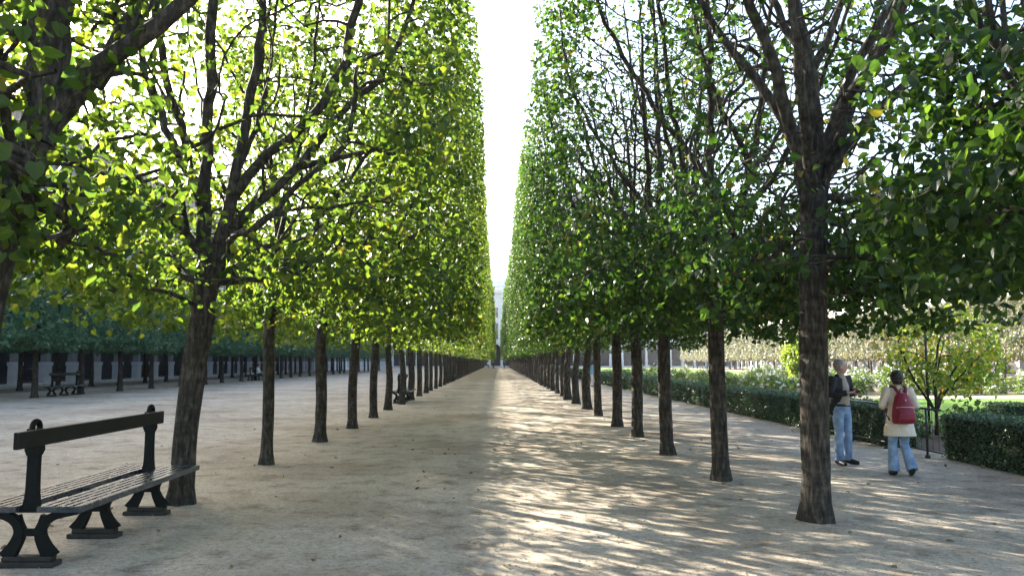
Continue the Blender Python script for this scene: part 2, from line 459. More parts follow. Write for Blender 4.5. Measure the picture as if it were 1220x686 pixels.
def box_tree_parts(seed, trunk, r_base, r_top, limbs, lo, hi, n_attr, n_twig, per, size, lod, dens, skin, zmin=None, gaps=(), sig=.24, nthick=4):
    """lo/hi crown box (local, +x = aisle side). dens: (aisle, bottom, outer, top, inside) weights"""
    rng = np.random.default_rng(seed)
    limbs = [[(p[0], p[1], min(p[2], hi[2]-.4-.1*k)) for k, p in enumerate(reversed(l))][::-1] for l in limbs]
    lo, hi = np.array(lo, float), np.array(hi, float)
    # candidate attractors with weights
    c = rng.uniform(lo+.08, hi-.08, (n_attr*14, 3))
    da, db, do, dt = hi[0]-c[:, 0], c[:, 2]-lo[2], c[:, 0]-lo[0], hi[2]-c[:, 2]
    w = np.full(len(c), dens[4])
    w = np.maximum(w, np.where(da < .75, dens[0], 0)); w = np.maximum(w, np.where(db < 1.3, dens[1], 0))
    w = np.maximum(w, np.where(do < .8, dens[2], 0)); w = np.maximum(w, np.where(dt < .9, dens[3], 0))
    # corners of the box below the crown arch up a little away from the trunk
    w = w*(.15+1.2*clump(c, rng, seed+5))
    pick = rng.choice(len(c), n_attr, replace=False, p=w/w.sum())
    leafy = c[pick]
    bare = rng.uniform(lo+.3, hi-.3, (n_twig, 3)) if n_twig else np.zeros((0, 3))
    groups = grow(rng, trunk, r_base, r_top, limbs, np.concatenate([leafy, bare]), zmin if zmin else trunk[-1][2]-.35, nthick)
    m = rng.poisson(per, n_attr)
    pos = np.repeat(leafy, m, 0)+rng.normal(0, 1, (m.sum(), 3))*np.array((1, 1, .85))*sig*np.repeat(rng.uniform(.7, 1.35, n_attr), m)[:, None]
    parts = [pos]
    def face(n, fn):
        p = rng.uniform(lo, hi, (n*2, 3)); fn(p)
        keep = clump(p, rng, seed+9)**1.5 > rng.uniform(.03, .9, len(p))
        parts.append(p[keep])
    n_f, n_b, n_o, n_t = skin
    if n_f: face(n_f, lambda p: p.__setitem__((slice(None), 0), hi[0]-np.abs(rng.normal(0, .16, len(p)))-.35*(1-clump(p*.6, rng, seed+13))))
    if n_b: face(n_b, lambda p: p.__setitem__((slice(None), 2), lo[2]+np.abs(rng.normal(0, .22, len(p)))))
    if n_o: face(n_o, lambda p: p.__setitem__((slice(None), 0), lo[0]+np.abs(rng.normal(0, .25, len(p)))))
    if n_t: face(n_t, lambda p: p.__setitem__((slice(None), 2), hi[2]-np.abs(rng.normal(0, .2, len(p)))))
    pos = np.concatenate(parts)
    pos = clip_box(pos, lo-np.array((0, .15, .1)), hi+np.array((0, .15, 0)), rng, .07)
    # hanging tips make the underside uneven
    low = pos[:, 2] < lo[2]+.12
    pos[low, 2] += (clump(pos[low]*1.3, rng, seed+3)-.45)*.75
    # openings in the crown: strips that start at a point and run one way, thinned to a share of their leaves
    for gx, gy, dx, dy, hw, ln, zmax, keep in gaps:
        rx, ry = pos[:, 0]-gx, pos[:, 1]-gy
        al, ac = rx*dx+ry*dy, np.abs(-rx*dy+ry*dx)
        hit = (al > -.35) & (al < ln) & (ac < hw*(.7+.6*rng.random(len(pos)))) & (pos[:, 2] < zmax) & (rng.random(len(pos)) > keep)
        pos = pos[~hit]
    cen = (lo+hi)/2
    o = (pos-cen)/((hi-lo)/2)
    outn = np.sign(o)*np.abs(o)**4
    outn /= np.maximum(.6, np.linalg.norm(outn, axis=1, keepdims=True))
    crown = leaf_mesh('crown', pos, outn, size, rng, lod)
    return groups, crown, rng

def gen_limbs(rng, fork, lo, hi, n=6, top=8.8, lean=0.0):
    fx, fy, fz = fork
    L = [[fork, (fx+rng.normal(lean*.5, .08), fy+rng.normal(0, .08), fz+1.6), (fx+rng.normal(lean, .2), fy+rng.normal(0, .2), fz+3.6), (fx+rng.normal(lean, .3), fy+rng.normal(0, .3), top)]]
    a0 = rng.uniform(0, 6.28)
    for k in range(n):
        a = a0+k*2*PI/n+rng.normal(0, .25)
        if k % 2 == 0:
            a = (0 if math.cos(a) > 0 else PI)+rng.normal(0, .5)
        z0 = fz-.15+rng.uniform(0, .9) if k < n-2 else fz+rng.uniform(1.2, 2.5)
        ex = (hi[0]-.25) if math.cos(a) > 0 else -(lo[0]+.25)
        ey = hi[1]+.05
        reach = min(ex/max(.05, abs(math.cos(a))), ey/max(.05, abs(math.sin(a))))*rng.uniform(.75, 1.0)
        rise = reach*rng.uniform(1.0, 2.1)
        dx, dy = math.cos(a), math.sin(a)
        z3 = min(z0+rise+rng.uniform(.5, 2.2), hi[2]-.5)
        L.append([(fx, fy, z0), (fx+dx*reach*.22, fy+dy*reach*.25, z0+rise*.30), (fx+dx*reach*.62, fy+dy*reach*.62, z0+rise*.70), (fx+dx*reach, fy+dy*reach, z3)])
    return L

def assemble(root, groups, crown, rng, leafm, split=True, coarse=False):
    if split:
        tr = groups.get(-1, [])
        tm = tubes_mesh('trunk', tr, rng); link('trunk', tm, M['bark'], root)
        for k in sorted(groups):
            if k >= 0:
                link('limb', tubes_mesh('limb', groups[k], rng), M['bark'], root)
    else:
        allc = [c for k in groups for c in groups[k]]
        link('trunk', tubes_mesh('trunk', allc, rng, coarse), M['bark'], root)
    link('crown', crown, leafm, root)

# ------------------------------------------------------------------ avenue trees
XL, XR = -3.76, 3.12
FACE_L, FACE_R = -.50, .78
LO_L, HI_L = (-2.5, -1.8, 2.4), (XL*-1+FACE_L, 1.8, 9.4)
LO_R, HI_R = (-3.0, -1.7, 2.4), (XR-FACE_R, 1.7, 9.4)     # local +x = aisle side (object turned round)
DENS_L = (2.0, 2.2, .7, 1.2, .75)
DENS_R = (1.0, 4.6, .9, .8, .22)

def near_left(seed, trunk, rb, rt, limbs, n_attr=340, gaps=((0, 0, .37, -.93, .4, 1.8, 3.6, .4),), hi=None):
    return box_tree_parts(seed, trunk, rb, rt, limbs, LO_L, hi or HI_L, n_attr, 300, 34, .082, 0, DENS_L, (1000, 1500, 250, 300), gaps=gaps, sig=.21, nthick=5)
def near_right(seed, trunk, rb, rt, limbs, n_attr=370, gaps=((0, 0, .37, .93, .4, 1.8, 3.6, .35),), hi=None, lo=LO_R, nth=9):
    return box_tree_parts(seed, trunk, rb, rt, limbs, lo, hi or HI_R, n_attr, 900, 26, .075, 0, DENS_R, (450, 2700, 250, 200), gaps=gaps, sig=.21, nthick=nth)

ordn = ['first', 'second', 'third', 'fourth', 'fifth', 'sixth', 'seventh', 'eighth', 'ninth', 'tenth', 'eleventh', 'twelfth', 'thirteenth', 'fourteenth']
GL, GR = 'clipped lime trees in the left aisle row', 'clipped lime trees in the right aisle row'

protoL, protoR = {}, {}
# --- the leaning tree at the left edge (L0)
rg = np.random.default_rng(11)
tL0 = [(0, 0, 0), (.0, 0, .9), (.03, .0, 1.9), (.16, 0, 2.7), (.36, .02, 3.35)]
lim = [[(.36, .02, 3.35), (.42, .05, 4.1), (.36, .1, 5.2), (.3, .2, 7.5), (.3, .2, 9.6)],
       [(.36, .02, 3.35), (.7, .0, 3.85), (1.3, -.05, 4.25), (1.9, -.1, 5.0), (2.2, -.1, 6.5)],
       [(.3, .02, 3.2), (.62, .25, 3.9), (.95, .5, 4.7), (1.5, .9, 6.2), (1.9, 1.2, 8.6)],
       [(.1, 0, 2.5), (-.3, .1, 3.1), (-.9, .2, 4.2), (-1.6, .2, 6.0)],
       [(.2, 0, 2.9), (-.1, -.4, 3.5), (-.5, -1.0, 4.6), (-.7, -1.5, 7.0)],
       [(.2, 0, 2.85), (.1, .5, 3.4), (-.4, 1.2, 4.4), (-.9, 1.6, 6.5)]]
L0 = near_left(101, tL0, .15, .15, lim, 460, ((.3, 0, .55, -.83, .5, 1.9, 6, .35), (.5, .3, .37, .93, .55, 1.8, 6.0, .3)), (1.25, 1.8, 9.4))
# --- first tree beyond the bench (L1): two stems
tL1 = [(0, 0, 0), (.03, 0, .8), (.10, 0, 1.6), (.19, 0, 2.25)]
lim = [[(.19, 0, 2.25), (.17, .0, 2.9), (.14, .02, 3.75), (.17, .0, 4.8), (.12, .1, 6.4), (.1, .1, 9.5)],
       [(.19, 0, 2.25), (.33, .0, 2.85), (.48, .0, 3.65), (.60, .0, 4.3), (.66, .1, 5.0), (.75, .2, 6.5), (.8, .3, 9.0)],
       [(.48, .0, 3.65), (.95, -.1, 4.2), (1.45, -.15, 4.6), (1.85, -.2, 5.3), (2.1, -.2, 6.4), (2.5, -.3, 8.0)],
       [(.36, .0, 3.0), (.72, .1, 3.6), (1.25, .15, 4.1), (1.81, .2, 4.83), (2.37, .25, 5.5), (2.75, .3, 6.6)],
       [(1.25, .15, 4.1), (1.9, .3, 4.3), (2.6, .35, 4.45)],
       [(.14, .02, 3.7), (-.3, .1, 4.4), (-.8, .2, 5.6), (-1.2, .3, 8.0)],
       [(.17, 0, 3.0), (-.3, -.1, 3.5), (-.9, -.2, 4.3), (-1.7, -.3, 6.0)],
       [(.14, .02, 3.5), (.1, -.5, 4.2), (0, -1.1, 5.2), (-.1, -1.5, 7.5)],
       [(.45, .0, 3.6), (.4, .6, 4.3), (.5, 1.2, 5.4), (.6, 1.5, 7.5)]]
L1 = near_left(102, tL1, .138, .145, lim, 350, ((.25, 0, .37, -.93, .6, 2.2, 6.5, .3),))
rg = np.random.default_rng(21)
tLg = [(0, 0, 0), (.01, 0, 1.0), (-.02, .02, 2.0), (.0, 0, 2.55)]
LG = near_left(103, tLg, .095, .09, gen_limbs(rg, (0, 0, 2.55), LO_L, HI_L, 7))
# --- first tree of the right row (R1), straight leader
rg = np.random.default_rng(31)
tR1 = [(0, 0, 0), (-.01, 0, 1.0), (-.03, 0, 2.1), (-.05, 0, 3.0)]
R1 = near_right(111, tR1, .137, .135, gen_limbs(rg, (-.05, 0, 3.0), LO_R, HI_R, 10, 8.8), 330, ((0, 0, .37, .93, .5, 2.4, 5.5, .12),), (1.55, 1.7, 9.4))
rg = np.random.default_rng(36)
tRg = [(0, 0, 0), (.02, 0, 1.0), (.03, 0, 2.0), (.02, 0, 2.75)]
limR = [[(.02, 0, 2.75), (.03, .0, 4.0), (.05, .05, 6.0), (.1, .1, 8.8)],
        [(.02, 0, 2.75), (-.25, .05, 3.6), (-.5, .1, 4.6), (-.75, .2, 6.2), (-.9, .3, 8.7)],
        [(-.28, .05, 3.7), (.25, .1, 4.5), (.9, .1, 5.4), (1.7, .1, 6.9), (1.9, .1, 8.4)],
        [(-.5, .1, 4.6), (-.1, .2, 5.3), (.3, .35, 6.4), (.6, .5, 8.6)],
        [(.02, 0, 2.7), (.5, -.2, 3.15), (1.1, -.4, 3.7), (1.9, -.6, 4.7)],
        [(.02, 0, 2.75), (.3, .3, 3.5), (.7, .8, 4.6), (1.1, 1.4, 6.6)],
        [(.02, 0, 2.7), (-.6, -.3, 3.2), (-1.4, -.6, 3.9), (-2.5, -.8, 5.2)],
        [(.03, 0, 3.2), (-.4, .5, 3.9), (-1.0, 1.0, 5.0), (-1.7, 1.4, 7.0)],
        [(.03, 0, 3.4), (.3, -.6, 4.3), (.5, -1.1, 5.6), (.6, -1.4, 7.8)],
        [(-.4, .08, 4.2), (-1.0, -.2, 5.0), (-1.7, -.5, 6.3), (-2.3, -.8, 8.0)]]
RG = near_right(112, tRg, .12, .115, limR, 370, ((0, 0, .37, .93, .4, 1.8, 3.6, .3),))
rg = np.random.default_rng(71)
hi0 = (.80, 1.7, 9.4)
R0 = near_right(116, tRg, .13, .085, gen_limbs(rg, (.02, 0, 2.75), LO_R, hi0, 7, 8.8), 420, ((.85, -1.7, .32, .95, .35, 3.2, 4.9, .12),), hi0, (-3.0, -1.7, 2.5), 0)

def tree_root(label, x, y, rz, group):
    return thing('lime_tree', label, 'tree', (x, y, 0), rz, group)

def place_copy(src, label, x, y, rz, group, sy=1, sz=1.0, sxy=1.0):
    o = copy_tree(src)
    o.location = (x, y, 0); o.rotation_euler = (0, 0, rz); o.scale = (1, sy*sxy, sz)
    tag(o, label, 'tree', group)
    return o

t = tree_root('thick leaning lime tree at the left edge, forking low over the bench', -3.90, 6.0, 0, GL); assemble(t, *L0, M['leaf'])
t = tree_root('thick lime tree splitting into two stems, trunk at the near bench end', -3.76, 9.72, 0, GL); assemble(t, *L1, M['leaf'])
tg = tree_root('slim dark lime tree, first after the two-stemmed tree in the left row', -3.78, 13.31, 0, GL); assemble(tg, *LG, M['leaf'])
o = place_copy(tg, 'lime tree in the left row, second after the two-stemmed tree', -3.72, 16.99, 0, GL, -1, .98)
for c in o.children:
    if c.name.startswith('trunk'): c.scale = (1.22, 1.22, 1)
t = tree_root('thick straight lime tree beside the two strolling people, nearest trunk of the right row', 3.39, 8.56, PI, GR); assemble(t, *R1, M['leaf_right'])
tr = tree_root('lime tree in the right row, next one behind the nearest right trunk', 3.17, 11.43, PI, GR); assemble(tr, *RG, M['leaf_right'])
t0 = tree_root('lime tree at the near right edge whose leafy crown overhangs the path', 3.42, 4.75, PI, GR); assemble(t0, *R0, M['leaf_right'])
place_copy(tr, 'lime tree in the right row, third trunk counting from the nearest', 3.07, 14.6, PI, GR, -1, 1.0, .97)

rg = np.random.default_rng(52)
tLh = [(0, 0, 0), (-.02, 0, 1.0), (.03, .02, 2.0), (.05, 0, 2.5)]
LH = near_left(104, tLh, .115, .105, gen_limbs(rg, (.05, 0, 2.5), LO_L, HI_L, 7))
th = tree_root('lime tree in the left aisle row, third trunk beyond the two-stemmed tree', -3.64, 20.3, 0, GL); assemble(th, *LH, M['leaf'])
place_copy(th, 'lime tree in the left aisle row, fourth trunk beyond the two-stemmed tree', -3.70, 24.1, 0, GL, -1, .99)
rg = np.random.default_rng(58)
tRh = [(0, 0, 0), (-.02, .02, 1.0), (-.01, 0, 2.0), (.03, 0, 2.5)]
RH = near_right(114, tRh, .13, .12, gen_limbs(rg, (.03, 0, 2.5), LO_R, HI_R, 10, 8.8))
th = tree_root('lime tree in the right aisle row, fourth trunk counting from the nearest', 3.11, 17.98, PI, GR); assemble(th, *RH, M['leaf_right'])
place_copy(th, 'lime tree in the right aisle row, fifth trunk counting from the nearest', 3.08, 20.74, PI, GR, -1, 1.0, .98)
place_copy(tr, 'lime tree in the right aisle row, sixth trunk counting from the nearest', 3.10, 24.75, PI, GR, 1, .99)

def mid_protos(LO_, HI_):
    P = []
    for s in range(3):
        rg = np.random.default_rng(200+s)
        tk = [(0, 0, 0), (rg.normal(0, .03), 0, 1.0), (rg.normal(0, .05), rg.normal(0, .03), 2.0), (rg.normal(0, .06), 0, 2.6)]
        lm = gen_limbs(rg, tk[-1], LO_, HI_, 6)
        P.append(box_tree_parts(210+s, tk, .135+.02*(s-1), .11, lm, LO_, HI_, 270, 200, 25, .088, 1, DENS_L, (5000, 1100, 100, 400), sig=.21))
    return P
def far_protos(LO_, HI_):
    P = []
    for s in range(2):
        rg = np.random.default_rng(230+s)
        tk = [(0, 0, 0), (0, 0, 1.0), (rg.normal(0, .04), 0, 2.0), (rg.normal(0, .04), 0, 2.6)]
        lm = gen_limbs(rg, tk[-1], LO_, HI_, 5)
        P.append(box_tree_parts(240+s, tk, .13, .11, lm, LO_, HI_, 170, 0, 14, .20, 1, DENS_L, (1700, 600, 100, 400)))
    return P
mids, fars = {}, {}
for sd_, b_ in (('left', (LO_L, HI_L)), ('right', (LO_R, HI_R))):
    mids[sd_], fars[sd_] = mid_protos(*b_), far_protos(*b_)
def row(x0, zs, rz, lm, group, side, first_ord):
    protos = {}
    rr = random.Random(5 if side == 'left' else 6)
    for i, y in enumerate(zs):
        far = y > 75
        key = ('f', rr.randrange(2)) if far else ('m', rr.randrange(3))
        n = first_ord+i
        anchor = 'beyond the two-stemmed tree' if side == 'left' else 'behind the nearest right trunk'
        if n < 14: lab = f'clipped lime tree in the {side} aisle row, {ordn[n]} trunk {anchor}'
        elif y < 75: lab = f'clipped lime tree in the dense middle stretch of the {side} aisle row'
        else: lab = f'distant clipped lime tree towards the far end of the {side} aisle row'
        x = x0+rr.uniform(-.05, .05)
        if key not in protos:
            o = tree_root(lab, x, y, rz, group)
            g, c, rn = (mids if key[0] == 'm' else fars)[side][key[1]]
            assemble(o, g, c, rn, lm, False, far)
            protos[key] = o
        else:
            o = copy_tree(protos[key]); o.location = (x, y, 0); tag(o, lab, 'tree', group)
        sx = 1.0
        o.scale = (sx, rr.choice((-1, 1))*rr.uniform(.97, 1.03), rr.uniform(.99, 1.01))
        o.rotation_euler = (rr.uniform(-.016, .016), rr.uniform(-.012, .012), rz)
        for c in o.children:
            if c.name.startswith('trunk'):
                k = rr.uniform(.84, 1.06); c.scale = (k, k, 1)
zl = [27.9+3.6*k for k in range(54)]
row(-3.78, zl, 0, M['leaf'], GL, 'left', 4)
zr = [28.2+3.45*k for k in range(55)]
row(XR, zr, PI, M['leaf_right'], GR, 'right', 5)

# ------------------------------------------------------------------ low clipped trees (left, in shade) and far right rows
def low_proto(seed, lo, hi, size, per, n_attr, skin):
    rg = np.random.default_rng(seed)
    zf = lo[2]-.1
    tk = [(0, 0, 0), (rg.normal(0, .04), 0, 1.0), (rg.normal(0, .05), 0, zf)]
    lm = [[tk[-1], (rg.normal(0, .1), 0, zf+1.0), (rg.normal(0, .1), 0, hi[2]-.5)]]
    for k in range(4):
        a = k*PI/2+rg.uniform(0, .8)
        lm.append([(0, 0, zf-.1), (.5*math.cos(a), .5*math.sin(a), zf+.6), (1.3*math.cos(a), 1.3*math.sin(a), zf+1.4)])
    return box_tree_parts(seed, tk, .15, .11, lm, lo, hi, n_attr, 0, per, size, 1, (2, 2, 2, 2, .3), skin)
GS, GE = 'low clipped trees in front of the arcade', 'pale clipped trees across the garden'
def low_row(x0, ys, protos, lm, labels, group, rz, seed):
    rr = random.Random(seed); made = {}
    for i, y in enumerate(ys):
        k = rr.randrange(len(protos))
        lab = labels(i, y)
        x = x0+rr.uniform(-.15, .15)
        if k not in made:
            o = thing('clipped_tree', lab, 'tree', (x, y, 0), rz, group)
            g, c, rn = protos[k]
            assemble(o, g, c.copy(), rn, lm, False, True)
            made[k] = o
        else:
            o = copy_tree(made[k]); o.location = (x, y, 0); tag(o, lab, 'tree', group)
        o.scale = (1, rr.choice((-1, 1))*rr.uniform(.95, 1.05), rr.uniform(.97, 1.03))
lows = [low_proto(300+s, (-2.3, -2.0, 2.55), (2.3, 2.0, 5.7), .17, 16, 150, (1500, 1200, 800, 900)) for s in range(2)]
def lab_front(i, y):
    if y < 40: return 'low clipped tree behind the far left bench, dark trunk in shade'
    if i < 10: return f'low clipped tree in front of the arcade, {ordn[i]} from the left in the front row'
    return 'low clipped tree receding along the front row before the shaded arcade'
def lab_back(i, y): return 'low clipped tree in the second row, close against the shaded arcade'
low_row(-21.3, [33.4, 37.3, 41.4, 45.6, 50.0, 54.4]+[58.6+4.1*k for k in range(22)], lows, M['leaf_shade'], lab_front, GS, 0, 3)
low_row(-27.2, [38+4.1*k for k in range(26)], lows, M['leaf_shade'], lab_back, GS, 0, 4)
east = [low_proto(320+s, (-2.6, -2.1, 2.1), (2.6, 2.1, 7.2), .24, 14, 130, (1000, 800, 700, 700)) for s in range(2)]
low_row(45, [62+4.2*k for k in range(30)], east, M['leaf_pale'], lambda i, y: 'pale clipped tree in the front row across the sunny garden', GE, PI, 8)
low_row(51.5, [64+4.2*k for k in range(30)], east, M['leaf_pale'], lambda i, y: 'pale clipped tree in the rear row across the sunny garden', GE, PI, 9)

# ------------------------------------------------------------------ ground
def sheet(name, x0, x1, y0, y1, z, m, nx=1, ny=1):
    xs = np.linspace(x0, x1, nx+1); ys = np.linspace(y0, y1, ny+1)
    V = np.array([(x, y, z) for y in ys for x in xs]); w = nx+1
    F = np.array([(j*w+i, j*w+i+1, (j+1)*w+i+1, (j+1)*w+i) for j in range(ny) for i in range(nx)])
    o = link(name, np_mesh(name, V, F), m); tag(o, kind='structure'); return o
sheet('ground', -140, 140, -40, 330, 0, M['ground'])
sheet('flower_bed_soil', 8.25, 11.5, -10, 190, .004, M['soil'])
sheet('lawn', 11.5, 40, 14, 190, .008, M['lawn'])
sheet('garden_path', 14.2, 40, 35.6, 38.6, .012, M['ground'])
sheet('planted_bed', 12.5, 39, 39.5, 100, .012, M['soil'])

# scattered fallen leaves and pebbles
rg = np.random.default_rng(77)
def scatter_leaves():
    n = 230
    y = 4.5+rg.gamma(1.6, 7.0, n); x = rg.uniform(-9, 7.3, n)
    pos = np.stack([x, y, np.full(n, .012)], 1)
    N = rg.normal(0, .22, (n, 3))+np.array((0, 0, 1.)); N /= np.linalg.norm(N, axis=1, keepdims=True)
    T = rg.normal(0, 1, (n, 3)); T -= N*(T*N).sum(1, keepdims=True); T /= np.linalg.norm(T, axis=1, keepdims=True)
    B = np.cross(T, N); s = rg.uniform(.025, .07, n)
    c = rg.uniform(1, 4, n)
    V = pos[:, None]+s[:, None, None]*(LEAF6[None, :, :1]*B[:, None]+LEAF6[None, :, 1:2]*T[:, None]+LEAF6[None, :, 2:]*c[:, None, None]*N[:, None])
    i0 = (np.arange(n)*10)[:, None]
    F = (i0[:, :, None]+LEAF6F[None]).reshape(-1, 4)
    return np_mesh('fallen_leaves', V.reshape(-1, 3), F)
o = link('fallen_leaves', scatter_leaves(), M['leaf_dry']); tag(o, 'small dry fallen leaves scattered over the sandy ground', 'leaf litter', kind='stuff')
def pebbles():
    n = 16000
    y = 4.2+rg.gamma(1.4, 5.0, n); x = rg.uniform(-8, 7.4, n); s = rg.uniform(.004, .013, n)
    O = np.array([(1, 0, 0), (0, 1, 0), (-1, 0, 0), (0, -1, 0), (0, 0, .7), (0, 0, -.4)])
    V = np.stack([x, y, s*.3], 1)[:, None]+O[None]*s[:, None, None]*rg.uniform(.6, 1.3, (n, 6, 1))
    f = np.array([(0, 1, 4), (1, 2, 4), (2, 3, 4), (3, 0, 4)])
    F = ((np.arange(n)*6)[:, None, None]+f[None]).reshape(-1, 3)
    return np_mesh('pebbles', V.reshape(-1, 3), F)
o = link('pebbles', pebbles(), simple('pebble_stone', (.30, .27, .23), .9, .3, 60.0)); tag(o, 'small pebbles and grit on the sandy ground', 'gravel', kind='stuff')

# ------------------------------------------------------------------ benches
def make_bench():
    root = thing('park_bench', 'x', 'bench')
    # local: length along y, two seats either side of a shared back board
    for k, y in enumerate((-1.1, -.02, 1.12)):
        lg = MB()
        for s in (-1, 1):
            th = .062 if s < 0 else .058
            lg.ribbon([(s*.185, .07), (s*.125, .16), (s*.085, .26), (s*.105, .34), (s*.19, .405), (s*.39, .445)], [.125, .095, .08, .072, .066, .05], th)
            lg.ribbon([(s*.05, .27), (s*.10, .34), (s*.13, .40)], [.05, .07, .09], .05+.003*s)
        lg.box(-.10, .10, -.026, .026, .245, .30)
        lg.box(-.36, .36, -.024, .024, .435, .462)
        lo = link('leg', lg.mesh('leg'), M['iron'], root); lo.location = (0, y, 0)
        ft = MB().box(-.235, .235, -.075, .075, 0, .045).box(-.2, .2, -.055, .055, .045, .085)
        f = link('foot', ft.mesh('foot', bevel=.008), M['foot'], lo)
    for s in (-1, 1):
        st = MB()
        w, g = .042, .031
        x = .085
        for k in range(5):
            xa, xb = s*x, s*(x+w)
            st.box(min(xa, xb), max(xa, xb), -1.17, 1.46, .452-.004*(k == 0), .494)
            if k < 4:
                off = (0, .21)[k % 2]
                yy = -1.145+off
                while yy < 1.46:
                    ga, gb = s*(x+w-.002), s*(x+w+g+.002)
                    st.box(min(ga, gb), max(ga, gb), yy-.022, yy+.022, .468, .4915)
                    yy += .42
            x += w+g
        e = s*(x-g+.001)
        st.box(min(e, e+s*.014), max(e, e+s*.014), -1.172, 1.462, .440, .4925)
        for yy in (-1.171, 1.461):
            a, b = s*.086, s*(x-g-.001)
            st.box(min(a, b), max(a, b), yy-.010, yy+.010, .445, .4912)
        link('seat', st.mesh('seat'), M['seat_paint'], root)
    for y in (-1.1, 1.12):
        up = MB()
        up.ribbon([(0, .45), (0, .56), (0, .75), (0, .93)], [.15, .10, .085, .085], .065)
        up.ribbon([(0, .90), (0, .945), (0, .98), (0, 1.12)], [.085, .125, .115, .10], .09)
        # ring finial
        rp = [(0, .055*math.cos(a), 1.125+.055*math.sin(a)) for a in [PI*k/10-.2 for k in range(0, 13)]]
        up.tube(rp, .024, 8)
        uo = link('upright', up.mesh('upright'), M['iron'], root); uo.location = (0, y, 0)
    bk = MB().box(.052, .095, -1.5, 1.25, .985, 1.120)
    link('backrest', bk.mesh('backrest', bevel=.006), M['bench_wood'], root)
    return root
GB = 'dark double sided iron benches'
b0 = make_bench(); b0.location = (-3.86, 7.92, 0)
tag(b0, 'dark double bench with slotted seats in the near left corner beside the two-stemmed tree', 'bench', GB)
for x, y, lab in ((-3.95, 33.3, 'dark double bench between left row trunks halfway down the aisle, second nearest'),
                  (-3.95, 66.0, 'small distant dark bench between trunks far down the left row'),
                  (-21.2, 39.7, 'dark double bench standing before the shaded arcade at the far left'),
                  (-21.3, 70.5, 'dark bench with a seated person, before the arcade beyond the slim trunk')):
    o = copy_tree(b0); o.location = (x, y, 0); tag(o, lab, 'bench', GB)

# ------------------------------------------------------------------ hedges, railing, garden
def hedge(name, label, x0, x1, y0, y1, h, dens_fn, leaf, group=None, z0=.0):
    root = thing(name, label, 'hedge', (0, 0, 0), 0, group)
    core = MB().box(x0+.07, x1-.07, y0+.07, y1-.07, 0, h-.07)  # solid dark box filling the hedge behind its leaves
    core.build('dark_core', M['soil'] if False else M['hedge_core'], root)
    r = np.random.default_rng(int(y0*10)+5)
    P, N = [], []
    segs = np.arange(y0, y1, 2.0)
    sizes = []
    for a in segs:
        b = min(a+2.0, y1); d = dens_fn(a)
        n1 = int((b-a)*h*d); n2 = int((b-a)*(x1-x0)*d)
        for xx, sx in ((x0, -1), (x1, 1)):
            k = n1 if sx < 0 else n1//3
            p = np.stack([np.full(k, xx)-sx*np.abs(r.normal(0, .04, k))+sx*.02, r.uniform(a, b, k), r.uniform(.02, h, k)], 1)
            P.append(p); N.append(np.tile((sx, 0, 0.), (k, 1))); sizes.append(np.full(k, 1/math.sqrt(d)))
        p = np.stack([r.uniform(x0, x1, n2), r.uniform(a, b, n2), h-np.abs(r.normal(0, .035, n2))+.015], 1)
        P.append(p); N.append(np.tile((0, 0, 1.), (n2, 1))); sizes.append(np.full(n2, 1/math.sqrt(d)))
    for yy, sy in ((y0, -1), (y1, 1)):
        d = dens_fn(yy); k = int((x1-x0)*h*d)
        p = np.stack([r.uniform(x0, x1, k), np.full(k, yy)-sy*np.abs(r.normal(0, .04, k))+sy*.02, r.uniform(.02, h, k)], 1)
        P.append(p); N.append(np.tile((0, sy, 0.), (k, 1))); sizes.append(np.full(k, 1/math.sqrt(d)))
    P, N, S = np.concatenate(P), np.concatenate(N), np.concatenate(sizes)
    wob = (clump(P*1.2, r, 4)-.5)*.09
    P = P+N*wob[:, None]
    link('foliage', leaf_mesh('foliage', P, N, 1.55*S, r, 1, .3), leaf, root)
    return root
M['hedge_core'] = simple('hedge_dark_core', (.018, .022, .012), .9, .4, 12.0)
hedge('box_hedge', 'long low clipped hedge running along the right side of the path', 7.62, 8.25, 15.6, 165, .79, lambda y: 1500 if y < 24 else 700 if y < 40 else 260 if y < 70 else 90, M['leaf_hedge'], 'low box hedges')
hedge('box_hedge', 'short dark clipped hedge at the right edge, right of the railing', 7.72, 8.45, 6.0, 13.95, .78, lambda y: 1900, M['leaf_hedge'], 'low box hedges')
hedge('box_hedge', 'small clipped hedge block on the lawn beneath the bright yellow-green tree', 17.6, 19.4, 49.2, 50.4, .55, lambda y: 300, M['leaf_hedge'], 'low box hedges')
hedge('box_hedge', 'small clipped hedge corner on the lawn at the far right edge', 14.9, 18.5, 23.6, 24.5, .42, lambda y: 500, M['leaf_hedge'], 'low box hedges')

rl = thing('iron_railing', 'dark metal railing closing the gap between the two hedges', 'railing', (7.5, 13.6, 0))
rl_pts = [(-.0, y, .85) for y in (-.35, 5.2)]
MB().tube([(0, -.1, .85), (0, 5.0, .85)], .02, 8).build('top_rail', M['railing'], rl, True)
MB().tube([(0, -.1, .13), (0, 5.0, .13)], .013, 8).build('bottom_rail', M['railing'], rl, True)
for k in range(4):
    p = MB().tube([(0, 0, 0), (0, 0, .87)], .021, 8).tube([(0, 0, 0), (0, 0, .05)], .045, 8).build('post', M['railing'], rl, True)
    p.location = (0, .38+k*1.5, 0)
mesh_ = MB()
for k in range(26):
    mesh_.tube([(0, .0+k*.19, .135), (0, .0+k*.19, .845)], .004, 4)
mesh_.build('wire_infill', M['railing'], rl)

